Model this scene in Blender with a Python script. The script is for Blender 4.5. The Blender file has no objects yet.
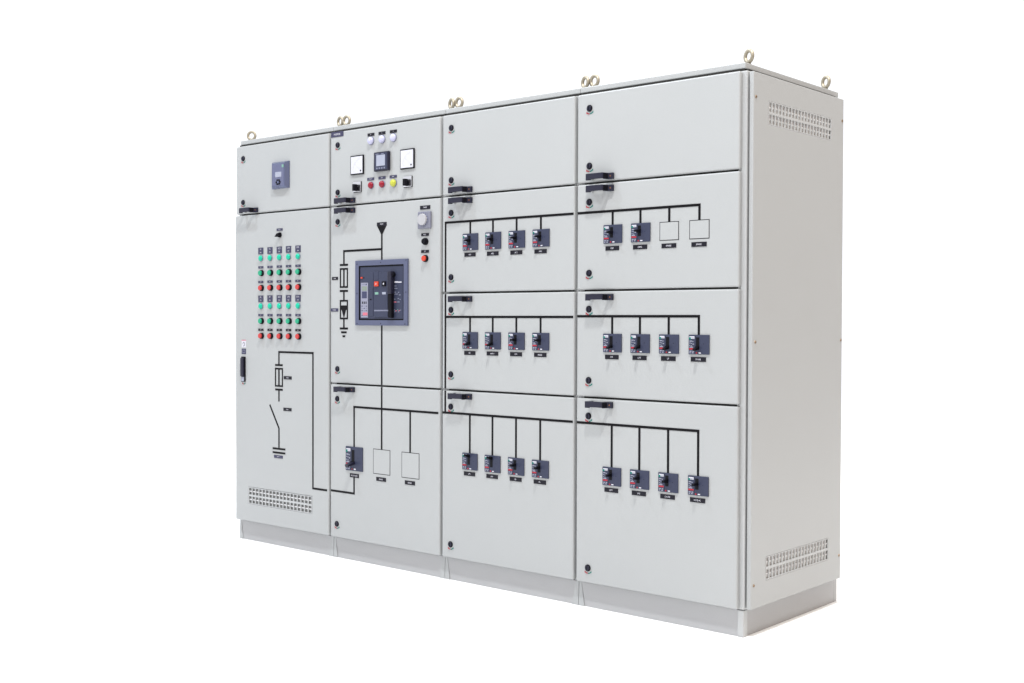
import bpy, bmesh, math
from mathutils import Vector, Matrix

sc = bpy.context.scene
COL = sc.collection
PI = math.pi

# ------------------------------------------------------------------ materials
def lin(c):
    c /= 255.0
    return c / 12.92 if c <= .04045 else ((c + .055) / 1.055) ** 2.4
def rgb(r, g, b): return (lin(r), lin(g), lin(b), 1)

def plain(name, col, rough=.45, metal=0.0, spec=.5, coat=0.0, noise=0.0, nscale=60, bump=0.0):
    m = bpy.data.materials.new(name); m.use_nodes = True
    nt = m.node_tree; b = nt.nodes['Principled BSDF']
    b.inputs['Base Color'].default_value = col
    b.inputs['Roughness'].default_value = rough
    b.inputs['Metallic'].default_value = metal
    b.inputs['Specular IOR Level'].default_value = spec
    b.inputs['Coat Weight'].default_value = coat
    if noise or bump:
        tc = nt.nodes.new('ShaderNodeTexCoord')
        n = nt.nodes.new('ShaderNodeTexNoise'); n.inputs['Scale'].default_value = nscale
        n.inputs['Detail'].default_value = 4
        nt.links.new(tc.outputs['Object'], n.inputs['Vector'])
        if noise:
            mx = nt.nodes.new('ShaderNodeMix'); mx.data_type = 'RGBA'
            k = 1 - noise
            mx.inputs[6].default_value = (col[0]*k, col[1]*k, col[2]*k, 1)
            mx.inputs[7].default_value = col
            nt.links.new(n.outputs['Fac'], mx.inputs[0])
            nt.links.new(mx.outputs[2], b.inputs['Base Color'])
        if bump:
            bp = nt.nodes.new('ShaderNodeBump'); bp.inputs['Strength'].default_value = bump
            bp.inputs['Distance'].default_value = .0006
            nt.links.new(n.outputs['Fac'], bp.inputs['Height'])
            nt.links.new(bp.outputs['Normal'], b.inputs['Normal'])
    return m

def paint(name, col, rough):
    """powder coated steel: faint orange peel, faint large-scale unevenness"""
    m = bpy.data.materials.new(name); m.use_nodes = True
    nt = m.node_tree; L = nt.links; b = nt.nodes['Principled BSDF']
    b.inputs['Roughness'].default_value = rough
    tc = nt.nodes.new('ShaderNodeTexCoord')
    big = nt.nodes.new('ShaderNodeTexNoise'); big.inputs['Scale'].default_value = 2.2; big.inputs['Detail'].default_value = 3
    mid = nt.nodes.new('ShaderNodeTexNoise'); mid.inputs['Scale'].default_value = 240; mid.inputs['Detail'].default_value = 3
    fine = nt.nodes.new('ShaderNodeTexNoise'); fine.inputs['Scale'].default_value = 700; fine.inputs['Detail'].default_value = 2
    for n in (big, mid, fine): L.new(tc.outputs['Object'], n.inputs['Vector'])
    mx = nt.nodes.new('ShaderNodeMix'); mx.data_type = 'RGBA'
    mx.inputs[6].default_value = tuple(c * .965 for c in col[:3]) + (1,)
    mx.inputs[7].default_value = tuple(min(1, c * 1.02) for c in col[:3]) + (1,)
    L.new(big.outputs['Fac'], mx.inputs[0])
    mx2 = nt.nodes.new('ShaderNodeMix'); mx2.data_type = 'RGBA'; mx2.blend_type = 'MULTIPLY'
    mx2.inputs[0].default_value = 1
    rp = nt.nodes.new('ShaderNodeMapRange'); rp.inputs[1].default_value = .3; rp.inputs[2].default_value = .7
    rp.inputs[3].default_value = .965; rp.inputs[4].default_value = 1.02
    L.new(mid.outputs['Fac'], rp.inputs[0])
    cmb = nt.nodes.new('ShaderNodeCombineColor')
    for i in range(3): L.new(rp.outputs[0], cmb.inputs[i])
    L.new(mx.outputs[2], mx2.inputs[6]); L.new(cmb.outputs[0], mx2.inputs[7])
    L.new(mx2.outputs[2], b.inputs['Base Color'])
    bp = nt.nodes.new('ShaderNodeBump'); bp.inputs['Strength'].default_value = .25; bp.inputs['Distance'].default_value = .0003
    L.new(fine.outputs['Fac'], bp.inputs['Height']); L.new(bp.outputs['Normal'], b.inputs['Normal'])
    return m

M = dict(
    paint=paint('powder_coat_grey', (.350, .362, .366, 1), .42),
    post=paint('frame_paint', (.395, .407, .413, 1), .35),
    plinth=paint('plinth_paint', (.355, .358, .366, 1), .5),
    grille=plain('vent_plastic', (.40, .412, .418, 1), .5, noise=.05),
    grille_bar=plain('vent_cross_bar', (.62, .62, .63, 1), .5, noise=.05),
    timer=plain('timer_case', (.18, .185, .235, 1), .4, spec=.3, noise=.06),
    timer_dial=plain('timer_dial', (.37, .37, .39, 1), .4, spec=.3, noise=.05),
    faint=plain('faint_print', (.46, .46, .50, 1), .4, spec=.3, noise=.05),
    mark=plain('breaker_print', (.27, .28, .35, 1), .4, spec=.25, noise=.08),
    grille_back_pale=plain('vent_back_pale', (.62, .61, .60, 1), .8, noise=.12, nscale=120),  # paler backing tone behind the side vent slots
    grille_back=plain('vent_back_dark', (.24, .245, .245, 1), .8, noise=.25, nscale=120),  # darker backing tone behind the front vent slots
    gasket=plain('rubber_gasket', (.035, .034, .033, 1), .8, spec=.15, noise=.2),
    navy=plain('handle_plastic', (.012, .012, .027, 1), .34, spec=.3, noise=.10, bump=.1, nscale=300),
    breaker=plain('breaker_case', (.033, .039, .073, 1), .42, spec=.25, noise=.12, bump=.12, nscale=250),
    bezel=plain('bezel_plastic', (.082, .093, .158, 1), .38, spec=.3, noise=.10, bump=.1, nscale=250),
    relay=plain('relay_plastic', (.13, .15, .25, 1), .25, .6, spec=.5, noise=.05, nscale=150),
    relay_dk=plain('relay_face', (.105, .115, .195, 1), .35, spec=.3, noise=.05),
    black=plain('black_plastic', (.005, .005, .008, 1), .38, spec=.10, noise=.15),
    tape=plain('mimic_tape', (.005, .0045, .006, 1), .28, spec=.11, noise=.25, nscale=25),
    plate=plain('engraved_plate', (.010, .0095, .0155, 1), .35, spec=.16, noise=.12),
    plate_lt=plain('engraved_plate_pale', (.040, .040, .082, 1), .32, spec=.25, noise=.12),  # paler, bluer version of the plate colour
    white=plain('white_print', (.56, .56, .62, 1), .45, spec=.3, noise=.04),
    dial=plain('meter_card', (.53, .535, .585, 1), .3, spec=.3, noise=.02),
    lensw=plain('white_lens', (.46, .465, .64, 1), .25, noise=.05),
    lensg=plain('green_lens', (.0, .42, .27, 1), .25, spec=.35, noise=.05),
    btng=plain('green_button', (.012, .30, .165, 1), .28, spec=.35, noise=.06),
    lensr=plain('red_lens', (.24, .006, .020, 1), .2, spec=.35, noise=.06),
    btnr=plain('red_button', (.46, .040, .038, 1), .28, spec=.35, noise=.06),
    lensy=plain('yellow_lens', (.43, .45, .05, 1), .2, spec=.35, noise=.05),
    red=plain('red_print', (.36, .022, .035, 1), .4, spec=.25, noise=.06),
    orange=plain('orange_cap', (.50, .050, .025, 1), .3, spec=.3, noise=.06),
    pink=plain('pink_key', (.52, .14, .19, 1), .4, spec=.3, noise=.05),
    teal=plain('teal_print', (.0, .15, .125, 1), .4, spec=.25, noise=.06),
    grey=plain('grey_print', (.17, .18, .25, 1), .4, spec=.25, noise=.08),
    mid=plain('trip_unit_face', (.235, .24, .315, 1), .4, spec=.25, noise=.06),
    lcd=plain('lcd_screen', (.30, .32, .40, 1), .15, spec=.4, noise=.04),
    lcd_dk=plain('lcd_dark', (.040, .045, .095, 1), .2, spec=.3, noise=.04),
    window=plain('status_window', (.17, .33, .27, 1), .25, spec=.3, noise=.05),
    trip_lcd=plain('trip_unit_screen', (.19, .23, .20, 1), .25, spec=.3, noise=.08),
    chrome=plain('brushed_chrome', (.66, .66, .69, 1), .25, 1.0, noise=.1, nscale=200),
    copper=plain('copper_screw', (.20, .085, .04, 1), .5, .3, noise=.1),
    zinc=plain('yellow_zinc', (.43, .385, .30, 1), .5, .6, noise=.45, nscale=60),
    screw=plain('screw_zinc', rgb(150, 128, 105), .4, .8, noise=.2),
    outline=plain('cutout_gap', (.030, .030, .033, 1), .6, spec=.2, noise=.1),
    glassw=plain('sticker_white', (.52, .52, .57, 1), .3, noise=.03),
    floor=plain('white_floor', (.90, .90, .90, 1), .75, noise=.015, nscale=3),
)

# ------------------------------------------------------------------ mesh builder
_textcache = {}
def text_geo(s, bold=False):
    if s in _textcache: return _textcache[s]
    cu = bpy.data.curves.new('lettering', 'FONT'); cu.body = s; cu.size = 1
    cu.align_x = 'CENTER'; cu.align_y = 'CENTER'; cu.resolution_u = 2; cu.offset = .004
    o = bpy.data.objects.new('lettering', cu); COL.objects.link(o)
    bpy.context.view_layer.update()
    me = bpy.data.meshes.new_from_object(o.evaluated_get(bpy.context.evaluated_depsgraph_get()))
    vs = [tuple(v.co) for v in me.vertices]; fs = [tuple(p.vertices) for p in me.polygons]
    bpy.data.objects.remove(o); bpy.data.curves.remove(cu); bpy.data.meshes.remove(me)
    if vs:
        x0 = min(v[0] for v in vs); x1 = max(v[0] for v in vs); y0 = min(v[1] for v in vs); y1 = max(v[1] for v in vs)
        vs = [(v[0] - (x0 + x1) / 2, v[1] - (y0 + y1) / 2) for v in vs]
        dim = (x1 - x0, y1 - y0)
    else: dim = (1, 1)
    _textcache[s] = (vs, fs, dim)
    return _textcache[s]

class MB:
    """collects shapes (y negative = towards the viewer) into one mesh with several material slots"""
    def __init__(s): s.bm = bmesh.new(); s.mats = []
    def mi(s, m):
        if m not in s.mats: s.mats.append(m)
        return s.mats.index(m)
    def _merge(s, t, m, smooth=False):
        i = s.mi(m); mp = {}
        for v in t.verts: mp[v] = s.bm.verts.new(v.co)
        for f in t.faces:
            try: nf = s.bm.faces.new([mp[v] for v in f.verts])
            except ValueError: continue
            nf.material_index = i; nf.smooth = smooth
        t.free()
    def box(s, x0, x1, y0, y1, z0, z1, m, bev=0, seg=2):
        t = bmesh.new(); bmesh.ops.create_cube(t, size=1)
        for v in t.verts:
            v.co = Vector(((x0 + x1) / 2 + v.co.x * (x1 - x0), (y0 + y1) / 2 + v.co.y * (y1 - y0), (z0 + z1) / 2 + v.co.z * (z1 - z0)))
        if bev: bmesh.ops.bevel(t, geom=t.edges[:], offset=bev, segments=seg, profile=.5, affect='EDGES', clamp_overlap=True)
        s._merge(t, m); return s
    def cyl(s, cx, cz, r, y0, y1, m, seg=24, r2=None, bev=0, sx=1):
        """axis along Y; y1 < y0 is the front, r2 the front radius"""
        t = bmesh.new(); r2 = r if r2 is None else r2
        A = [t.verts.new((cx + sx * r * math.cos(a), y0, cz + r * math.sin(a))) for a in [2 * PI * i / seg for i in range(seg)]]
        B = [t.verts.new((cx + sx * r2 * math.cos(a), y1, cz + r2 * math.sin(a))) for a in [2 * PI * i / seg for i in range(seg)]]
        for i in range(seg): t.faces.new((A[i], A[(i + 1) % seg], B[(i + 1) % seg], B[i]))
        f = t.faces.new(B); t.faces.new(A[::-1])
        if bev: bmesh.ops.bevel(t, geom=list(f.edges), offset=bev, segments=3, profile=.5, affect='EDGES')
        bmesh.ops.recalc_face_normals(t, faces=t.faces)
        s._merge(t, m); return s
    def dome(s, cx, cz, r, y0, h, m, seg=20, rings=5):
        t = bmesh.new(); prev = None
        for k in range(rings):
            a = (PI / 2) * k / rings
            ring = [t.verts.new((cx + r * math.cos(a) * math.cos(b), y0 - h * math.sin(a), cz + r * math.cos(a) * math.sin(b))) for b in [2 * PI * i / seg for i in range(seg)]]
            if prev:
                for i in range(seg): t.faces.new((prev[i], prev[(i + 1) % seg], ring[(i + 1) % seg], ring[i]))
            prev = ring
        tip = t.verts.new((cx, y0 - h, cz))
        for i in range(seg): t.faces.new((prev[i], prev[(i + 1) % seg], tip))
        bmesh.ops.recalc_face_normals(t, faces=t.faces)
        s._merge(t, m, True); return s
    def prism(s, pts, y0, y1, m):
        """polygon in x,z extruded from y0 to the front y1"""
        t = bmesh.new()
        A = [t.verts.new((x, y0, z)) for x, z in pts]; B = [t.verts.new((x, y1, z)) for x, z in pts]
        n = len(pts)
        for i in range(n): t.faces.new((A[i], A[(i + 1) % n], B[(i + 1) % n], B[i]))
        t.faces.new(B); t.faces.new(A[::-1])
        bmesh.ops.recalc_face_normals(t, faces=t.faces)
        s._merge(t, m); return s
    def prism_z(s, pts, z0, z1, m, bev=0):
        """polygon in x,y extruded in z"""
        t = bmesh.new()
        A = [t.verts.new((x, y, z0)) for x, y in pts]; B = [t.verts.new((x, y, z1)) for x, y in pts]
        n = len(pts)
        for i in range(n): t.faces.new((A[i], A[(i + 1) % n], B[(i + 1) % n], B[i]))
        t.faces.new(B); t.faces.new(A[::-1])
        bmesh.ops.recalc_face_normals(t, faces=t.faces)
        if bev: bmesh.ops.bevel(t, geom=t.edges[:], offset=bev, segments=2, profile=.5, affect='EDGES')
        s._merge(t, m); return s
    def bar(s, xa, za, xb, zb, w, y0, y1, m):
        d = Vector((xb - xa, zb - za)); d.normalize(); n = Vector((-d.y, d.x)) * (w / 2)
        return s.prism([(xa + n.x, za + n.y), (xb + n.x, zb + n.y), (xb - n.x, zb - n.y), (xa - n.x, za - n.y)], y0, y1, m)
    def arc(s, cx, cz, r, w, a0, a1, y0, y1, m, n=8):
        P = [(cx + (r + w / 2) * math.cos(math.radians(a0 + (a1 - a0) * i / n)), cz + (r + w / 2) * math.sin(math.radians(a0 + (a1 - a0) * i / n))) for i in range(n + 1)]
        Q = [(cx + (r - w / 2) * math.cos(math.radians(a0 + (a1 - a0) * i / n)), cz + (r - w / 2) * math.sin(math.radians(a0 + (a1 - a0) * i / n))) for i in range(n + 1)]
        for i in range(n): s.prism([P[i], P[i + 1], Q[i + 1], Q[i]], y0, y1, m)
        return s
    def rect(s, x0, x1, z0, z1, w, y0, y1, m):
        """rectangular outline, butted at the corners"""
        s.box(x0, x1, y1, y0, z1 - w, z1, m); s.box(x0, x1, y1, y0, z0, z0 + w, m)
        s.box(x0, x0 + w, y1, y0, z0 + w, z1 - w, m); s.box(x1 - w, x1, y1, y0, z0 + w, z1 - w, m); return s
    def text(s, st, cx, cz, h, y, m, maxw=None):
        vs, fs, (w, hh) = text_geo(st)
        k = h / hh; kx = k
        if maxw and w * k > maxw: kx = maxw / w
        t = bmesh.new(); V = [t.verts.new((cx + v[0] * kx, y, cz + v[1] * k)) for v in vs]
        for f in fs:
            try: t.faces.new([V[i] for i in f])
            except ValueError: pass
        s._merge(t, m); return s
    def torus(s, c, R, r, m, axis='Y', sx=1, nu=28, nv=10):
        t = bmesh.new(); g = []
        for i in range(nu):
            a = 2 * PI * i / nu; row = []
            for j in range(nv):
                b = 2 * PI * j / nv; q = R + r * math.cos(b)
                row.append(t.verts.new((c[0] + q * math.cos(a) * sx, c[1] + r * math.sin(b), c[2] + q * math.sin(a))))
            g.append(row)
        for i in range(nu):
            for j in range(nv):
                t.faces.new((g[i][j], g[(i + 1) % nu][j], g[(i + 1) % nu][(j + 1) % nv], g[i][(j + 1) % nv]))
        bmesh.ops.recalc_face_normals(t, faces=t.faces)
        s._merge(t, m, True); return s
    def grid(s, xs, zs, holes, y0, y1, m):
        """panel with rectangular openings: one watertight sheet, front at y1"""
        t = bmesh.new(); F = {}; Bk = {}
        def v(d, i, j, y):
            if (i, j) not in d: d[(i, j)] = t.verts.new((xs[i], y, zs[j]))
            return d[(i, j)]
        nx, nz = len(xs) - 1, len(zs) - 1
        solid = lambda i, j: 0 <= i < nx and 0 <= j < nz and (i, j) not in holes
        for i in range(nx):
            for j in range(nz):
                if not solid(i, j): continue
                t.faces.new((v(F, i, j, y1), v(F, i + 1, j, y1), v(F, i + 1, j + 1, y1), v(F, i, j + 1, y1)))
                t.faces.new((v(Bk, i, j, y0), v(Bk, i, j + 1, y0), v(Bk, i + 1, j + 1, y0), v(Bk, i + 1, j, y0)))
                for di, dj, a, b in ((-1, 0, (i, j), (i, j + 1)), (1, 0, (i + 1, j), (i + 1, j + 1)), (0, -1, (i, j), (i + 1, j)), (0, 1, (i, j + 1), (i + 1, j + 1))):
                    if not solid(i + di, j + dj):
                        t.faces.new((v(F, *a, y1), v(F, *b, y1), v(Bk, *b, y0), v(Bk, *a, y0)))
        bmesh.ops.recalc_face_normals(t, faces=t.faces)
        s._merge(t, m); return s
    def mesh(s, name):
        me = bpy.data.meshes.new(name); s.bm.to_mesh(me); s.bm.free()
        for m in s.mats: me.materials.append(M[m])
        return me

OFF = {}
def put(name, me, parent=None, at=(0, 0, 0), label=None, bevel=0):
    """link one mesh object; `at` is given in the cabinet's own frame"""
    if isinstance(me, MB): me = me.mesh(name)
    o = bpy.data.objects.new(name, me); COL.objects.link(o)
    p = OFF.get(parent.name, (0, 0, 0)) if parent else (0, 0, 0)
    o.parent = parent
    o.location = (at[0] - p[0], at[1] - p[1], at[2] - p[2])
    OFF[o.name] = tuple(at)
    if label: o['label'] = label
    if bevel:
        b = o.modifiers.new('edge', 'BEVEL'); b.width = bevel; b.segments = 2; b.limit_method = 'ANGLE'; b.angle_limit = math.radians(40)
    return o

DY = -.024                      # front face of the doors
# ------------------------------------------------------------------ small shared pieces (built once, placed many times)
def lock_mesh():
    b = MB()
    b.cyl(0, 0, .0145, 0, -.004, 'black', 24, bev=.001)
    b.cyl(0, 0, .0115, -.004, -.0085, 'navy', 24, .0100)
    b.box(-.0016, .0016, -.0098, -.0085, -.0085, .0085, 'black')
    b.arc(0, 0, .0232, .0042, 232, 268, 0, -.0008, 'red'); b.arc(0, 0, .0232, .0042, 274, 314, 0, -.0008, 'teal')
    b.prism([(-.0175, -.0135), (-.0115, -.0165), (-.0165, -.0235)], 0, -.0008, 'red')
    b.prism([(.0190, -.0115), (.0130, -.0150), (.0185, -.0205)], 0, -.0008, 'teal')
    return b.mesh('lock')
def handle_mesh():
    """bow handle, 118 mm long: two feet on the door and a grip 40 mm out"""
    b = MB(); h = .0135
    b.prism_z([(.004, -.034), (.004, -.040), (.007, -.043), (.086, -.043), (.092, -.040), (.092, -.030), (.086, -.033)], -.0105, h, 'navy', .0012)
    b.prism_z([(.001, -.029), (.001, -.039), (.004, -.0425), (.021, -.0425), (.0225, -.040), (.0225, -.029)], -h - .0008, h - .0006, 'navy', .0012)   # left end drops below the grip
    b.prism_z([(.0015, 0), (.0015, -.030), (.016, -.030), (.018, 0)], -.007, h - .0009, 'navy', .0012)
    b.prism_z([(.0905, -.0405), (.101, -.014), (.121, -.012), (.121, 0), (.097, 0), (.0855, -.0305)], -h + .0004, h - .0004, 'navy', .0012)
    b.prism_z([(.0922, -.0384), (.1004, -.0166), (.0996, -.0156), (.0914, -.0374)], -h + .0032, h - .0032, 'black')  # black inset stands in for the shade of the end recess
    b.cyl(.110, 0, .0034, -.010, -.0138, 'copper', 12)
    return b.mesh('handle')
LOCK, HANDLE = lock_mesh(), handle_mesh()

def plate_mesh(txt, w, h, mat='plate', frac=.5, th=None):
    b = MB(); b.box(-w / 2, w / 2, -.002, 0, -h / 2, h / 2, mat, .0004, 1)
    if txt: b.text(txt, 0, 0, (th or h * .36), -.0024, 'white', w * frac)
    return b.mesh('name_plate')
_pl = {}
def plate(parent, x, z, txt, w=.068, h=.0185, mat='plate', frac=.5, y=DY):
    k = (txt, w, h, mat, frac)
    if k not in _pl: _pl[k] = plate_mesh(*k[:4], frac=frac)
    return put('name_plate', _pl[k], parent, (x, y, z))

def round_mesh(name, lens, r=.011, dark_ring=True, h=.011):
    b = MB()
    b.cyl(0, 0, r * 1.12, 0, -.004, 'black' if dark_ring else 'grey', 20, bev=.0008)
    b.cyl(0, 0, r, -.004, -.007, lens, 20)
    b.dome(0, 0, r, -.007, h, lens)
    return b.mesh(name)
def button_mesh(name, cap, r=.0115):
    b = MB()
    b.cyl(0, 0, r * 1.12, 0, -.012, 'black', 24, r * 1.05, bev=.001)
    b.cyl(0, 0, r * .86, -.012, -.019, cap, 24, bev=.0012)
    return b.mesh(name)
LAMP = {k: round_mesh('indicator_lamp', v, r, d, h) for k, v, r, d, h in (
    ('green', 'lensg', .0155, False, .007), ('white', 'lensw', .0185, False, .011), ('red', 'lensr', .0165, False, .012), ('yellow', 'lensy', .0185, False, .012))}
BTN = {k: button_mesh('push_button', v, .0155) for k, v in (('green', 'btng'), ('red', 'btnr'), ('orange', 'orange'), ('black', 'black'))}

# ------------------------------------------------------------------ moulded case circuit breaker
def breaker_mesh(w, h):
    b = MB(); X = lambda f: -w / 2 + f * w; Z = lambda f: h / 2 - f * h; y = -.0052
    b.box(-w / 2, w / 2, y, 0, -h / 2, h / 2, 'breaker', .0012)
    b.box(X(.325), X(.335), y - .0003, y + .001, Z(.95), Z(.05), 'black')
    b.box(X(.05), X(.29), y - .0006, y + .001, Z(.20), Z(.08), 'white')           # maker's tablet
    b.box(X(.03), X(.12), y - .0010, y + .001, Z(.235), Z(.13), 'teal')
    b.box(X(.13), X(.27), y - .0009, y + .001, Z(.165), Z(.13), 'mark')
    for k, (fx0, fx1, fz) in enumerate([(.05, .17, .30), (.19, .24, .32), (.05, .10, .40), (.13, .17, .42), (.20, .27, .45), (.05, .09, .52), (.13, .17, .54), (.05, .22, .61)]):
        b.box(X(fx0), X(fx1), y - .0005, y + .001, Z(fz + .05), Z(fz), 'mark')
    b.box(X(.03), X(.29), y - .0006, y + .001, Z(.76), Z(.685), 'red')
    for fx0, fx1, fz in [(.05, .15, .82), (.19, .27, .82), (.05, .11, .90), (.17, .25, .90)]:
        b.box(X(fx0), X(fx1), y - .0005, y + .001, Z(fz + .05), Z(fz), 'mark')
    b.cyl(X(.40), Z(.925), .0034, y + .001, y - .0012, 'red', 12)
    b.box(X(.50), X(.61), y - .0007, y + .001, Z(.955), Z(.90), 'white')
    b.cyl(X(.74), Z(.46), .0014, y + .001, y - .0003, 'black', 8)
    b.box(X(.365), X(.530), y - .0006, y + .001, Z(.69), Z(.13), 'black')           # slot of the toggle
    return b.mesh('circuit_breaker')
def toggle_mesh(w, l, m='black', th=.0046):
    """lever leaning out of the slot"""
    b = MB(); b.prism_z([(-w / 2, 0), (w / 2, 0), (w / 2 * .8, -l), (-w / 2 * .8, -l)], -th, th, m, .001)
    b.prism_z([(-w / 2 * 1.0, 0.0), (w / 2 * 1.0, 0.0), (w / 2 * .9, -.010), (-w / 2 * .9, -.010)], -.0072, .0072, 'black', .001)
    return b.mesh('toggle')
BRK, TOG = breaker_mesh(.0945, .0775), toggle_mesh(.0155, .030)
BRK2, TOG2 = breaker_mesh(.126, .122), toggle_mesh(.030, .046, 'navy', .0065)
def breaker(cab, x, z, state, big=False):
    w, h = (.126, .122) if big else (.0945, .0775)
    o = put('circuit_breaker', BRK2 if big else BRK, cab, (x, DY, z), 'circuit breaker with its lever %s' % state)
    f = {'up': .18, 'in mid position': .42, 'down': .66}[state]
    t = put('toggle', TOG2 if big else TOG, o, (x - w / 2 + .448 * w, DY - .005, z + h / 2 - f * h))
    t.rotation_euler = ({'up': math.radians(-14), 'in mid position': 0, 'down': math.radians(16)}[state], 0, 0)
    return o

def blank(door, x, z, w, h):
    b = MB(); b.rect(-w / 2, w / 2, -h / 2, h / 2, .0032, 0, -.0006, 'outline')
    b.box(-w / 2 + .0032, w / 2 - .0032, -.0014, 0, -h / 2 + .0032, h / 2 - .0032, 'paint', .0004, 1)
    return put('blank_cover', b, door, (x, DY, z))

# ------------------------------------------------------------------ cabinets
def cabinet(name, X0, label):
    e = bpy.data.objects.new(name, None); COL.objects.link(e)
    e.empty_display_size = .2; e.location = (X0, 0, 0)
    e['label'] = label; e['category'] = 'switchgear cabinet'; e['group'] = 'switchgear cabinets bolted side by side in one row'
    OFF[e.name] = (0, 0, 0)
    return e
ZB, ZT = .107, 2.19
Z1, Z2, Z3 = 1.808, 1.3545, .9006
G = .004
DL, DR = .004, .789
def shell(cab, right=False, left=False):
    """frame, roof, plinth, gaskets and eye bolts shared by every cabinet"""
    b = MB()
    b.box(.0015, .7985, .004, .795, ZB, ZT, 'post')                                   # closed carcass behind the doors
    for x0, x1 in ((.001, .030), (.770, .8095 if right else .799)):
        b.box(x0, x1, -.0005 if x1 < .8 else -.004, .035, ZB + .0006, ZT + .0004, 'post', .006 if x1 > .8 else .002, 3)
    put('frame', b, cab)
    for z in seams[cab.name]: put('gasket', MB().box(.031, .768, -.006, .006, z - .009, z + .009, 'gasket'), cab)
    put('gasket', MB().box(.006, .794, .0005, .030, ZT + .001, 2.199, 'gasket'), cab)
    if right:
        put('gasket', MB().box(.780, .7993, .031, .780, ZT - .012, 2.199, 'gasket'), cab)
        put('gasket', MB().box(.8005, .8115, .036, .770, .115, 2.17, 'gasket'), cab)
    r = MB(); r.box(.016 if left else .0008, .7992, -.002, .799, 2.1995, 2.2225, 'paint', .003)
    put('roof', r, cab)
    p = MB(); yb = .812 if right else .796
    p.box(.003, .797, .004, yb, 0, .104, 'plinth', .0015)
    for x0, s, wt, wb in ((.0012, 1, .012, .030), (.7988, -1, .014, .034)):            # pressed corner pieces, flaring out to the foot
        if right and s < 0: continue
        t = bmesh.new()
        V = [t.verts.new(q) for q in ((x0, .012, .1045), (x0 + s * wt, .012, .1045), (x0 + s * wb, .012, .0005), (x0, .012, .0005),
                                      (x0, .0034, .1045), (x0 + s * wt, .0034, .1045), (x0 + s * wb, -.0010, .0005), (x0, -.0010, .0005))]
        for q in ((0, 1, 2, 3), (4, 5, 6, 7), (0, 1, 5, 4), (1, 2, 6, 5), (2, 3, 7, 6), (3, 0, 4, 7)): t.faces.new([V[i] for i in q])
        bmesh.ops.recalc_face_normals(t, faces=t.faces); p._merge(t, 'paint')
    if right:
        p.box(.7790, .8050, -.0010, .030, .0004, .1048, 'post', .0025); p.box(.790, .8012, .785, .8135, .0004, .1043, 'plinth', .002)
        p.box(.795, .8005, .0305, .7845, .0004, .103, 'plinth')
    put('plinth', p, cab)
    for x in (.025, .775):
        for y in (.07, .73):
            put('eye_bolt', EYE, cab, (x, y - .004, 2.2225)).rotation_euler = (0, 0, math.radians(eye_turn[cab.name][(x > .4) + 2 * (y > .4)]))
def eye_mesh():
    b = MB(); b.torus((0, 0, .0365), .0218, .0076, 'zinc')
    t = bmesh.new(); bmesh.ops.create_cone(t, cap_ends=True, segments=18, radius1=.0135, radius2=.0085, depth=.009, matrix=Matrix.Translation((0, 0, .0045)))
    b._merge(t, 'zinc', True); return b.mesh('eye_bolt')
EYE = eye_mesh()

def door(cab, z0, z1, label, hole=None, x0=DL, x1=DR):
    xs, zs, holes = [x0, x1], [z0, z1], set()
    if hole: xs = [x0, hole[0], hole[1], x1]; zs = [z0, hole[2], hole[3], z1]; holes = {(1, 1)}
    b = MB().grid([x - x0 for x in xs], [z - z0 for z in zs], holes, -.0015 - DY, 0, 'paint')
    return put('door', b, cab, (x0, DY, z0), label, bevel=.0055)
def lock(d, x, z): return put('lock', LOCK, d, (x, DY, z))
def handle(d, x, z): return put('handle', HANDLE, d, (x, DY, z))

def vent_mesh(w, h, n, back='grille_back'):
    """moulded grille: two rows of upright slots, a thin bar behind the middle of each"""
    b = MB(); p = w / n; xs = [0]; zs = [0, .004, h / 2 - .005, h / 2 + .005, h - .004, h]; holes = set()
    for i in range(n):
        xs += [i * p + p * .11, i * p + p * .89] 
    xs.append(w)
    for i in range(n): holes |= {(2 * i + 1, 1), (2 * i + 1, 3)}
    b.grid(xs, zs, holes, .004, .0006, 'grille')
    b.box(.001, w - .001, .0085, .0105, .001, h - .001, back)
    for q in (.25, .75): b.box(.001, w - .001, .0045, .007, h * q - .003, h * q + .003, 'grille_bar')
    b.box(.001, w - .001, 0.0041, .0083, h / 2 - .004, h / 2 + .004, 'grille')
    return b.mesh('vent_grille')

TB = .0105        # width of the mimic tape
class Mimic(MB):
    def h(s, x0, x1, z): s.box(x0, x1, -.0012, 0, z - TB / 2, z + TB / 2, 'tape'); return s
    def v(s, x, z0, z1): s.box(x - TB / 2, x + TB / 2, -.0010, 0, z0, z1, 'tape'); return s
def mimic(d, b): return put('mimic_diagram', b, d, (0, DY, 0))

seams = {'switchgear_cabinet': (Z1,), 'switchgear_cabinet.001': (Z1, Z3), 'switchgear_cabinet.002': (Z1, Z2, Z3), 'switchgear_cabinet.003': (Z1, Z2, Z3)}
eye_turn = dict(zip(seams, ((28, -10, 5, -12), (2, -20, 10, 0), (-5, -20, -8, 4), (-8, -21, 3, -25))))
XL = [-3.2, -2.4, -1.6, -.8]
c1 = cabinet('switchgear_cabinet', XL[0], 'leftmost light grey cabinet, with a grid of green and red push buttons')
c2 = cabinet('switchgear_cabinet.001', XL[1], 'light grey cabinet with a large framed air circuit breaker and two white square meters')
c3 = cabinet('switchgear_cabinet.002', XL[2], 'light grey cabinet with three full rows of four small breakers, between two others')
c4 = cabinet('switchgear_cabinet.003', XL[3], 'light grey cabinet at the right end of the row, with a vented side panel')
for c in (c1, c2, c3, c4): shell(c, right=c is c4, left=c is c1)

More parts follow.
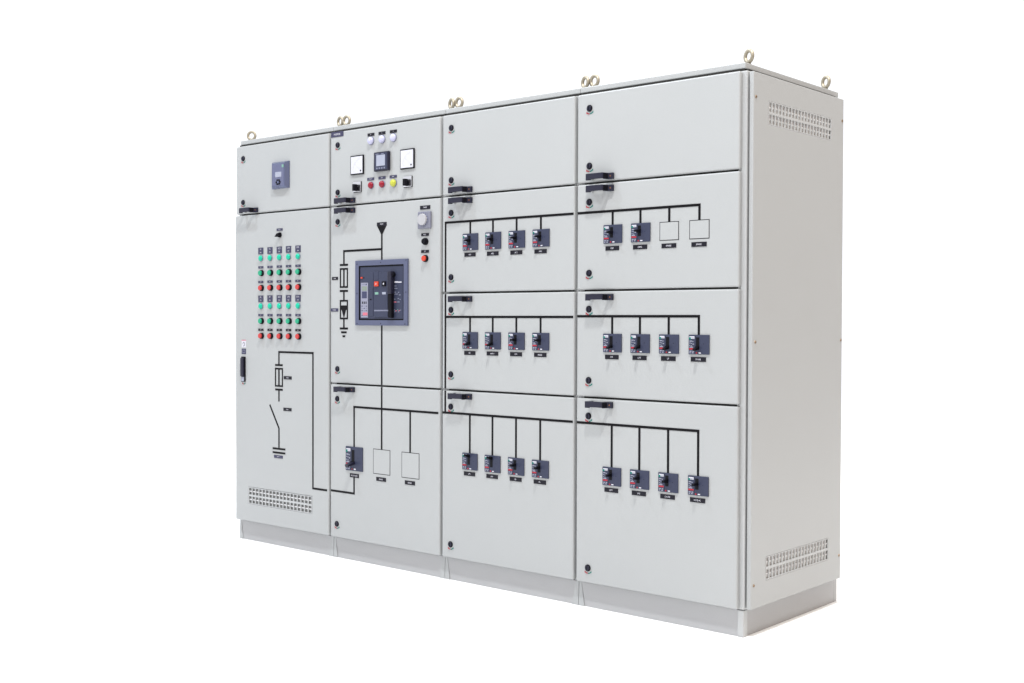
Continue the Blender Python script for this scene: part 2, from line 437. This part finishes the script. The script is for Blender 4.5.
# ---------------- cabinet 1
x = lambda X: X + 3.2
d = door(c1, Z1 + G, 2.187, 'upper door with a protection relay', x0=.007)
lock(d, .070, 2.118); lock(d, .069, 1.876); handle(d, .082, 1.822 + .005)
rb = MB(); t = bmesh.new()
V = [t.verts.new(q) for q in [(sx_ * w_, y_, sz_ * h_) for w_, y_, h_ in ((.071, 0, .0715), (.071, -.006, .0715), (.053, -.021, .062)) for sx_, sz_ in ((-1, -1), (1, -1), (1, 1), (-1, 1))]]
for k in (0, 4):
    for i in range(4): t.faces.new((V[k + i], V[k + (i + 1) % 4], V[k + 4 + (i + 1) % 4], V[k + 4 + i]))
t.faces.new(V[8:12]); t.faces.new(V[3::-1]); bmesh.ops.recalc_face_normals(t, faces=t.faces); rb._merge(t, 'relay')
rb.box(-.048, .048, -.0225, -.020, -.057, .057, 'relay_dk', .0008, 1)
rl = put('protection_relay', rb, c1, (x(-2.798), DY, 2.001))
put('screen', MB().box(-.026, .026, -.001, 0, -.0135, .0135, 'lcd', .0004, 1), rl, (x(-2.795), DY - .0223, 2.003))
k = MB(); k.cyl(0, 0, .007, 0, -.003, 'relay', 16)
for a in range(0, 360, 60): k.cyl(.0155 * math.cos(math.radians(a)), .0115 * math.sin(math.radians(a)), .0052, 0, -.003, 'black', 12)
put('keypad', k, rl, (x(-2.795), DY - .0223, 1.962))
put('status_lamp', MB().box(-.008, .008, -.0015, 0, -.0075, .0075, 'window', .0006, 1), rl, (x(-2.757), DY - .0223, 2.046))

vx0, vx1, vz0, vz1 = .114, .654, .209, .301
d = door(c1, ZB + .003, Z1 - G, 'tall lower door with push buttons, switch diagram and vent', (vx0, vx1, vz0, vz1), x0=-.003)
put('vent_grille', vent_mesh(vx1 - vx0 - .001, vz1 - vz0 - .001, 18), d, (vx0 + .0005, DY, vz0 + .0005))
plate(d, x(-2.811), 1.711, 'AUTO', .050, .013, 'plate_lt', .7)
s = MB(); s.cyl(0, 0, .0145, 0, -.008, 'black', 20, .013); s.prism([(.010, .009), (.012, -.004), (.002, -.0115), (-.016, -.0105), (-.017, -.007), (-.002, .006)], -.006, -.024, 'black')
put('selector_switch', s, d, (x(-2.808), DY, 1.682))
cols = [-2.974, -2.894, -2.814, -2.736, -2.657]
nm = ['P', 'F', 'AC', 'CT', 'EX']
dbl = {}
for i, cx in enumerate(cols):
    for r, zt in enumerate((1.602, 1.341)):
        if (i, r) not in dbl:
            b = MB(); b.box(-.022, .022, -.002, 0, -.018, .018, 'plate_lt', .0004, 1)
            b.text(nm[i] + str(r * 5 + i + 1), 0, .0085, .0085, -.0024, 'white', .022); b.text('ON', 0, -.0085, .0075, -.0024, 'white', .012)
            dbl[(i, r)] = b.mesh('name_plate')
        ml = 'plate_lt'
        put('name_plate', dbl[(i, r)], d, (x(cx), DY, zt))
        put('indicator_lamp', LAMP['green'], d, (x(cx + .003), DY, zt - .040), 'green indicator lamp')
        plate(d, x(cx), zt - .089, 'ON', .044, .0125, ml, .35)
        put('push_button', BTN['green'], d, (x(cx + .010), DY, zt - .121), 'green push button')
        plate(d, x(cx), zt - .169, 'OFF', .044, .0125, ml if r == 0 else 'plate', .35)
        put('push_button', BTN['red'], d, (x(cx + .010), DY, zt - .202), 'red push button')
# swing lever and the stickers above it
l = MB(); l.box(-.0185, .0185, -.006, 0, -.070, .070, 'black', .003); l.box(-.0125, .0125, -.017, -.005, -.040, .064, 'navy', .004)
l.box(-.0105, .0105, -.010, -.005, -.066, -.042, 'lcd', .001)  # cover block, coloured pale blue for the reflection low on the lever
l.arc(0, -.066, .0165, .005, 212, 264, 0, -.0008, 'red'); l.arc(0, -.066, .0165, .005, 276, 328, 0, -.0008, 'teal')
put('swing_handle', l, d, (x(-3.128), DY, .952))
b = MB(); b.box(-.0195, .0195, -.0006, 0, -.021, .021, 'glassw'); b.box(-.0195, .0195, -.0010, 0, .0165, .021, 'pink')
b.arc(.000, -.001, .008, .003, -60, 200, -.0004, -.001, 'plate_lt'); b.bar(-.006, -.014, .008, -.010, .003, -.0004, -.001, 'plate_lt')
put('sticker', b, d, (x(-3.127), DY, 1.094), 'white warning sticker')
b = MB(); b.box(-.0195, .0195, -.0006, 0, -.0155, .0155, 'plate_lt'); b.rect(-.012, .012, -.009, .009, .003, -.0004, -.001, 'grey')
put('sticker', b, d, (x(-3.127), DY, 1.051), 'purple sticker')
m = Mimic(); a = x(-2.818)
m.h(a - TB / 2, x(-2.536) + TB / 2, 1.0535); m.v(a, .984, 1.0490); m.v(x(-2.536), .3445 - TB / 2, 1.0490); m.h(x(-2.536) + TB / 2 - .001, DR - .012, .3445)
m.h(a - .032, a + .032, .983); m.rect(a - .034, a + .034, .866, .968, .009, 0, -.0012, 'tape'); m.box(a - .006, a + .006, -.0010, 0, .870, .964, 'tape')
m.h(a - .032, a + .032, .851); m.v(a, .787, .847)
m.bar(a - .079, .766, a, .642, TB, 0, -.0009, 'tape'); m.v(a, .536, .644)
m.h(a - .054, a + .054, .5315); m.h(a - .054, a + .054, .510)
mimic(d, m)
plate(d, x(-2.8225), .4885, 'BATT', .074, .016, 'plate_lt', .55)
plate(d, x(-2.7435), .917, 'FUSE', .066, .017, 'plate', .55); plate(d, x(-2.7455), .7475, 'ACB', .068, .017, 'plate', .45)

# ---------------- cabinet 2
x = lambda X: X + 2.4
d = door(c2, Z1 + G, 2.187, 'upper door with meters, lamps and selector switches')
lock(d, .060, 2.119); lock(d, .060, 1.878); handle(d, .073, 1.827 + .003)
plate(d, .056, 2.1745, 'M/EMDB', .095, .0265, 'plate_lt', .56)
for px, t in ((-2.091, 'R'), (-2.011, 'S'), (-1.930, 'T')): plate(d, x(px), 2.148, t, .049, .0145, 'plate', .3)
for px in (-2.089, -2.008, -1.928): put('indicator_lamp', LAMP['white'], d, (x(px), DY, 2.117), 'white indicator lamp')
for px, t in ((-2.093, 'UTILITY'), (-2.011, 'GEN'), (-1.931, 'TRIP')): plate(d, x(px), 1.928, t, .050, .0135, 'plate_lt', .62)
for px, k in ((-2.087, 'red'), (-2.007, 'red'), (-1.926, 'yellow')): put('indicator_lamp', LAMP[k], d, (x(px), DY, 1.896), k + ' indicator lamp')
def analog(cx, txt):
    o = put('analog_meter', MB().box(-.0485, .0485, -.0075, 0, -.0485, .0485, 'black', .0025), c2, (x(cx), DY, 2.005), 'white square panel meter')
    b = MB(); b.box(-.0435, .0425, -.0012, 0, -.0425, .0425, 'dial', .0008, 1)
    b.arc(.030, -.030, .058, .0009, 100, 172, -.001, -.0016, 'faint', 14); b.bar(.030, -.030, -.012, .004, .0009, -.001, -.0016, 'faint')
    for aa in range(100, 175, 12):
        ca, sa = math.cos(math.radians(aa)), math.sin(math.radians(aa))
        b.bar(.030 + .058 * ca, -.030 + .058 * sa, .030 + .064 * ca, -.030 + .064 * sa, .0012, -.001, -.0016, 'faint')
    b.cyl(.030, -.030, .0038, -.001, -.003, 'black', 12); b.text(txt, -.020, -.031, .006, -.0016, 'faint', .034)
    put('dial', b, o, (x(cx), DY - .0070, 2.005))
analog(-2.189, 'A'); analog(-1.829, 'V')
pm = put('power_meter', MB().box(-.0525, .0525, -.016, 0, -.0475, .0475, 'navy', .004).box(-.043, .043, -.0175, -.015, -.041, .041, 'breaker', .001), c2, (x(-2.003), DY, 2.007))
put('screen', MB().box(-.031, .031, -.001, 0, -.027, .027, 'lcd', .0004, 1), pm, (x(-2.003), DY - .0173, 2.0115))
k = MB()
for i in range(4): k.box(-.031 + i * .0175, -.0205 + i * .0175, -.0018, 0, -.004, .004, 'grey', .0006, 1)
put('keypad', k, pm, (x(-2.003), DY - .0173, 1.9735))
put('printed_mark', MB().box(-.036, -.015, -.0004, 0, -.002, .002, 'grey').box(.004, .022, -.0004, 0, -.002, .002, 'grey'), pm, (x(-2.003), DY - .0175, 2.0435))
for px in (-2.190, -1.828):
    b = MB(); b.box(-.029, .029, -.006, 0, -.026, .026, 'chrome', .002)
    b.box(-.0285, .0315, -.0045, 0, -.0285, .0265, 'black', .002)
    b.cyl(-.003, -.005, .0175, -.006, -.012, 'black', 24, .0165)
    b.prism_z([(-.0095, -.012), (.0105, -.012), (.0075, -.030), (-.0085, -.030)], -.0215, .0115, 'black', .002)
    put('selector_switch', b, d, (x(px), DY, 1.896), 'black knob on a chrome plate')

d = door(c2, Z3 + G, Z1 - G, 'middle door around the air circuit breaker')
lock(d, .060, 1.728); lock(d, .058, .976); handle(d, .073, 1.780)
ax, az = x(-2.010), 1.362
m = Mimic(); v = x(-2.012)
m.v(v, 1.524, 1.668); m.prism([(v - .033, 1.6915), (v + .033, 1.6915), (v + .006, 1.652), (v - .006, 1.652)], 0, -.0013, 'tape')
b2 = x(-2.293)
m.h(b2 - TB / 2, v - TB / 2 + .001, 1.577); m.v(b2, 1.508, 1.573); m.h(b2 - .031, b2 + .031, 1.507)
m.rect(b2 - .031, b2 + .031, 1.390, 1.491, .009, 0, -.0012, 'tape'); m.box(b2 - .0055, b2 + .0055, -.0010, 0, 1.394, 1.487, 'tape')
m.h(b2 - .031, b2 + .031, 1.3745); m.v(b2, 1.324, 1.370)
m.rect(b2 - .031, b2 + .031, 1.230, 1.329, .009, 0, -.0012, 'tape')
m.box(b2 - .0225, b2 + .0225, -.0010, 0, 1.278, 1.301, 'tape'); m.prism([(b2 - .017, 1.279), (b2 + .017, 1.279), (b2 + .002, 1.240), (b2 - .002, 1.240)], 0, -.0011, 'tape')
m.v(b2, 1.187, 1.232); m.h(b2 - .031, b2 + .031, 1.1835); m.box(b2 - .021, b2 + .021, -.0012, 0, 1.159, 1.169, 'tape'); m.box(b2 - .010, b2 + .010, -.0012, 0, 1.139, 1.149, 'tape')
mimic(d, m)
mimic(d, Mimic().v(v, Z3 + G + .001, 1.20))
plate(d, v, 1.7005, 'MAIN', .070, .0175, 'plate', .6)
plate(d, x(-2.361), 1.4395, 'FUSE', .046, .0155, 'plate', .55); plate(d, x(-2.365), 1.278, 'SURGE', .058, .0165, 'plate_lt', .75)
# rotary timer and its two buttons
plate(d, x(-1.711), 1.7645, 'TIMER', .068, .018, 'plate', .45)
tm = put('timer', MB().box(-.0425, .0425, -.012, 0, -.041, .041, 'timer', .004), c2, (x(-1.7095), DY, 1.7035))
b = MB(); b.cyl(0, 0, .034, 0, -.004, 'grey', 32, .033, bev=.001); b.cyl(0, 0, .0285, -.004, -.013, 'timer_dial', 32, .0275, bev=.002)
for i in range(14):
    aa = 2 * PI * i / 14; b.box(.031 * math.cos(aa) - .0015, .031 * math.cos(aa) + .0015, -.0048, -.003, .031 * math.sin(aa) - .0015, .031 * math.sin(aa) + .0015, 'black')
put('dial', b, tm, (x(-1.713), DY - .0118, 1.706))
plate(d, x(-1.711), 1.635, 'RESET', .051, .0135, 'plate', .6); put('push_button', BTN['black'], d, (x(-1.706), DY, 1.602), 'black push button')
plate(d, x(-1.711), 1.555, 'OFF', .052, .0135, 'plate', .35); put('push_button', BTN['orange'], d, (x(-1.706), DY, 1.521), 'red push button')
# air circuit breaker
fx = lambda u: (u - 280) / 424 * .322
fz = lambda q: -(q - 326) / 522 * .272
b = MB(); xs = [-.1875, -.161, .161, .1875]; zs = [-.162, -.136, .136, .162]
b.box(-.158, .158, -.0015, .0, -.133, .133, 'black'); b.box(-.1545, .1545, -.006, -.001, -.1295, .1295, 'breaker', .001)
acb = put('air_circuit_breaker', b, c2, (ax, DY, az))
b = MB().grid(xs, zs, {(1, 1)}, 0, -.010, 'bezel')
b.rect(-.1612, .1612, -.1362, .1362, .004, -.0005, -.0092, 'black')
for u, q in ((52, 48), (52, 330), (52, 620), (280, 40), (515, 325), (515, 28), (505, 622), (280, 618)): b.cyl(fx(u), fz(q), .0032, -.009, -.0112, 'navy', 10)
put('bezel', b, acb, (ax, DY, az), bevel=.0015)
y = -.0058
def part(name, bb, label=None): return put(name, bb, acb, (ax, DY, az), label)
SH = 3
def R(bb, u0, u1, q0, q1, m, dy, bev=.0004): return bb.box(fx(u0 + SH), fx(u1 + SH), y - dy, y + .001, fz(q1), fz(q0), m, bev, 1)
b = MB(); R(b, 85, 152, 228, 562, 'mid', .003)
R(b, 95, 146, 262, 305, 'trip_lcd', .0036); R(b, 95, 143, 312, 377, 'lcd_dk', .0036)
for i in range(3): R(b, 97 + i * 17, 106 + i * 17, 408, 430, 'black', .0038)
for r_ in range(5):
    for c_ in range(3): R(b, 92 + c_ * 20, 103 + c_ * 20, 448 + r_ * 22, 456 + r_ * 22, 'grey' if (r_ + c_) % 2 else 'lcd_dk', .0036)
R(b, 105, 150, 514, 541, 'pink', .0042); R(b, 92, 130, 240, 248, 'grey', .0034); R(b, 132, 142, 238, 252, 'lcd_dk', .0034)
part('trip_unit', b)
SH = 10
b = MB(); R(b, 152, 196, 130, 552, 'breaker', .002, .001); R(b, 205, 336, 130, 556, 'breaker', .004, .0012); R(b, 208, 250, 126, 205, 'breaker', .0055, .001); R(b, 158, 194, 282, 384, 'breaker', .0036, .001)
R(b, 166, 178, 384, 394, 'black', .004); R(b, 208, 342, 489, 502, 'grey', .0046)
part('front_cover', b)
b = MB(); R(b, 210, 254, 216, 270, 'navy', .005); R(b, 214, 252, 220, 266, 'orange', .010, .001); b.text('I0', fx(242), fz(243), .009, y - .0103, 'white', .012)
part('push_button', b, 'red push button')
b = MB(); R(b, 284, 322, 218, 268, 'navy', .005); R(b, 287, 319, 221, 265, 'black', .010, .001); R(b, 299, 309, 235, 251, 'white', .0104)
part('push_button', b, 'black push button')
b = MB(); R(b, 215, 248, 321, 343, 'window', .0048); part('status_window', b, 'green status window')
b = MB(); R(b, 284, 319, 321, 343, 'lcd', .0048); part('status_window', b, 'white status window')
b = MB(); R(b, 76, 92, 172, 188, 'orange', .004); R(b, 92, 110, 178, 184, 'black', .001); part('lock_tab', b)
b = MB(); R(b, 340, 396, 130, 345, 'black', .004, .002)
b.box(fx(368), fx(404), y - .024, y, fz(340), fz(128), 'navy', .004); b.box(fx(370), fx(402), y - .020, y, fz(565), fz(338), 'black', .003)
b.cyl(fx(400), fz(160), .012, y, y - .018, 'black', 20, bev=.002)
part('charging_handle', b)
SH = -3
b = MB(); R(b, 403, 478, 214, 562, 'breaker', .0012)
R(b, 406, 474, 226, 236, 'white', .0018); R(b, 410, 440, 222, 227, 'white', .0018)
for u0, u1, q, mm in [(404, 428, 262, 'grey'), (404, 436, 285, 'grey'), (406, 424, 320, 'grey'), (440, 452, 322, 'grey'), (404, 440, 338, 'grey'), (450, 466, 346, 'grey'), (404, 418, 385, 'grey'), (438, 450, 380, 'grey'), (456, 466, 388, 'grey'), (404, 426, 412, 'pink'), (432, 456, 412, 'grey'), (404, 414, 486, 'grey'), (418, 428, 494, 'pink'), (434, 442, 486, 'window'), (448, 456, 492, 'pink'), (462, 470, 488, 'grey'), (408, 420, 502, 'grey'), (440, 452, 504, 'grey')]:
    R(b, u0, u1, q, q + 8, mm, .0018)
part('rating_plate', b)

d = door(c2, ZB + .003, Z3 - G, 'lower door with one breaker and two blank covers')
lock(d, .057, .823); lock(d, .054, .180); handle(d, .070, .8745)
m = Mimic(); q = x(-2.215)
m.h(q - TB / 2, DR - .010, .7875); m.v(v, .585, .783); m.v(v, .792, Z3 - G - .001); m.v(q, .584, .783); m.v(x(-1.811), .585, .783)
mimic(d, m)
mimic(d, Mimic().v(q, .353, .433).h(DL + .003, q + TB / 2, .3485))
breaker(c2, x(-2.211), .5245, 'down', True)
blank(d, x(-2.012), .5245, .123, .125); blank(d, x(-1.809), .5235, .122, .126)
plate(d, x(-2.212), .4395, 'MCCB-GEN', .068, .020, 'plate', .7); plate(d, x(-2.015), .438, 'SPARE', .070, .0195, 'plate', .45); plate(d, x(-1.812), .439, 'SPARE', .070, .0195, 'plate', .45)

# ---------------- cabinets 3 and 4: feeder breakers
def feeder(cab, lockx, hx, cx, rows, bus_end, riser):
    tops = [('blank upper door', Z1 + G, 2.187), ('upper breaker door', Z2 + G, Z1 - G), ('middle breaker door', Z3 + G, Z2 - G), ('lower breaker door', ZB + .003, Z3 - G)]
    ds = [door(cab, a, b_, n) for n, a, b_ in tops]
    for i, zl in enumerate(((2.1245, 1.881), (1.7285, 1.428), (1.2755, .9735), (.822, .1745))):
        for z in zl: lock(ds[i], lockx, z)
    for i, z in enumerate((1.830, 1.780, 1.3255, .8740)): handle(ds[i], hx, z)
    for dd, (zb, zc, zp, names, states) in zip(ds[1:], rows):
        m = Mimic(); last = cx[-1]
        if bus_end is None: m.h(riser - TB / 2 if riser else DL + .002, last + TB / 2, zb)
        else: m.h((DL + .002) if zb < .9 else riser - TB / 2, bus_end, zb)
        for c_ in cx: m.v(c_, zc + .037, zb - TB / 2 + .0005)
        if riser:
            if zb > 1.5: m.v(riser, Z2 + G + .001, zb - TB / 2 + .0005)
            elif zb > 1: m.v(riser, Z3 + G + .001, zb - TB / 2 + .0005); m.v(riser, zb + TB / 2 - .0005, Z2 - G - .001)
            else: m.v(riser, zb + TB / 2 - .0005, Z3 - G - .001)
        mimic(dd, m)
        for c_, n, s in zip(cx, names, states):
            if s: breaker(cab, c_ + .003, zc, s)
            else: blank(dd, c_, zc, .0925, .076)
            plate(dd, c_ - .001, zp, n, .070, .0185, 'plate', .36 if len(n) < 5 else .46)
MID, DN, UP = 'in mid position', 'down', 'up'
feeder(c3, .0605, .075, [.182, .322, .463, .603],
       [(1.6845, 1.588, 1.530, ['AR1', 'AR2', 'AC1', 'AR3'], [MID] * 4),
        (1.2425, 1.134, 1.076, ['PB', 'AHU1', 'CP3', 'MDB2'], [DN, DN, MID, MID]),
        (.7925, .574, .5165, ['LP1', 'LP2', 'EE', 'PL'], [UP, UP, MID, MID])], .784, .024)
feeder(c4, .068, .076, [.190, .330, .470, .611],
       [(1.6845, 1.588, 1.529, ['CRP', 'CRP2', 'SPARE', 'SPARE'], [MID, MID, None, None]),
        (1.2455, 1.1335, 1.075, ['STP', 'LIFT', 'LP', 'SPARE'], [DN] * 4),
        (.792, .575, .5175, ['LIFT', 'LP3', 'CH-PB', 'MCCB-AC'], [MID] * 4)], None, None)

# vented side panel of the end cabinet (built facing the front, then turned to face right)
def turned(bm_owner):
    for v in bm_owner.bm.verts: v.co = Vector((-v.co.y, v.co.x, v.co.z))
    return bm_owner
L_, Hz = .776, 2.184 - .112
y0, y1 = .118, .659
b = MB(); zs = [0, .209 - .112, .302 - .112, 1.994 - .112, 2.086 - .112, Hz]
b.grid([0, y0, y1, L_], zs, {(1, 1), (1, 3)}, .0185, 0, 'paint')
sp = put('side_panel', turned(b), c4, (.8355, -.001, .112), bevel=.0026)
VS = turned_mesh = None
me = vent_mesh(y1 - y0 - .001, .092, 20, 'grille_back_pale')
for v_ in me.vertices: v_.co = Vector((-v_.co.y, v_.co.x, v_.co.z))
for zz in (.2095, 1.9945): put('vent_grille', me, sp, (.8355, -.001 + y0 + .0005, zz))
sm = MB(); sm.cyl(0, 0, .0065, .001, -.0025, 'screw', 14, .0055); sm.box(-.0045, .0045, -.0029, -.001, -.0008, .0008, 'black')
sm = turned(sm).mesh('screw')
for yy, zz in ((.016, 2.088), (.760, 2.090), (.022, 1.146), (.762, 1.146), (.022, .203), (.760, .213)): put('screw', sm, sp, (.8355, yy, zz))

# ------------------------------------------------------------------ floor
b = MB(); b.box(-11, 9, -9, 9, -.02, 0, 'floor')
fl = put('floor', b, None, (0, 0, -.0002)); fl['kind'] = 'structure'; fl['label'] = 'plain white studio floor under the cabinets'

# ------------------------------------------------------------------ light: bright white studio, two ceiling lamps in front, added fills right and behind
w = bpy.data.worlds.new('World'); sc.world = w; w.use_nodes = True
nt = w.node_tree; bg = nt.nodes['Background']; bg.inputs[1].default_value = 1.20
# white studio; the room to the right of the cabinets is dimmer and warmer
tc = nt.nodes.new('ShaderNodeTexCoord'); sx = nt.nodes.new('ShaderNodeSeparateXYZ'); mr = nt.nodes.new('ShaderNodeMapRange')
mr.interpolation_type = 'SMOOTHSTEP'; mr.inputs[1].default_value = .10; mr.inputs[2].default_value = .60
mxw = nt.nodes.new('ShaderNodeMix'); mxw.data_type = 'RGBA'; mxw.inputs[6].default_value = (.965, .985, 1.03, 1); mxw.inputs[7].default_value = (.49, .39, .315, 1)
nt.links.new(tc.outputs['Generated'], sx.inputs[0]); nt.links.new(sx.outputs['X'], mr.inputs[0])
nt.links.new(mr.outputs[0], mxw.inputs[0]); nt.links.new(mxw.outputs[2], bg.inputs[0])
def area(name, loc, target, size, power, col=(1, 1, 1)):
    l = bpy.data.lights.new(name, 'AREA'); l.shape = 'SQUARE'; l.size = size; l.energy = power; l.color = col
    o = bpy.data.objects.new(name, l); COL.objects.link(o); o.location = loc
    o.rotation_euler = (Vector(target) - Vector(loc)).to_track_quat('-Z', 'Y').to_euler(); return o
area('ceiling_or_fill_light', (.9, -2.1, 7.0), (-1.2, -.6, 0), .35, 430, (1, .99, .97))
area('ceiling_or_fill_light', (-4.2, -2.2, 7.0), (-1.6, -.6, 0), .35, 240, (.84, .92, 1))
area('ceiling_or_fill_light', (3.2, 2.2, 8.0), (1.6, .8, 0), 3.0, 300, (1, .94, .86))  # added fill, unseen: brightens floor and side panel on the right
area('ceiling_or_fill_light', (-4.0, 4.5, 8.0), (-4.0, 3.0, 0), 3.0, 300)  # added fill, unseen: lifts the floor behind on the left

# ------------------------------------------------------------------ camera
cd = bpy.data.cameras.new('camera'); co = bpy.data.objects.new('camera', cd); COL.objects.link(co); sc.camera = co
yaw, pitch, roll = .7115, -.0175, .0029
cy, sy = math.cos(yaw), math.sin(yaw)
F = Vector((-sy * math.cos(pitch), cy * math.cos(pitch), math.sin(pitch))); Rv = Vector((cy, sy, 0)); U = Rv.cross(F)
c_, s_ = math.cos(roll), math.sin(roll)
R2 = c_ * Rv + s_ * U; U2 = -s_ * Rv + c_ * U
mat = Matrix((R2, U2, -F)).transposed().to_4x4(); mat.translation = Vector((2.3394, -4.0859, 1.2264))
co.matrix_world = mat
cd.sensor_width = 36; cd.sensor_fit = 'HORIZONTAL'; cd.lens = 1197.7443 * 36 / 1024
cd.clip_start = .05; cd.clip_end = 500

vs_ = sc.view_settings; vs_.view_transform = 'Standard'; vs_.look = 'None'; vs_.gamma = 1; vs_.exposure = 0
sc.display_settings.display_device = 'sRGB'
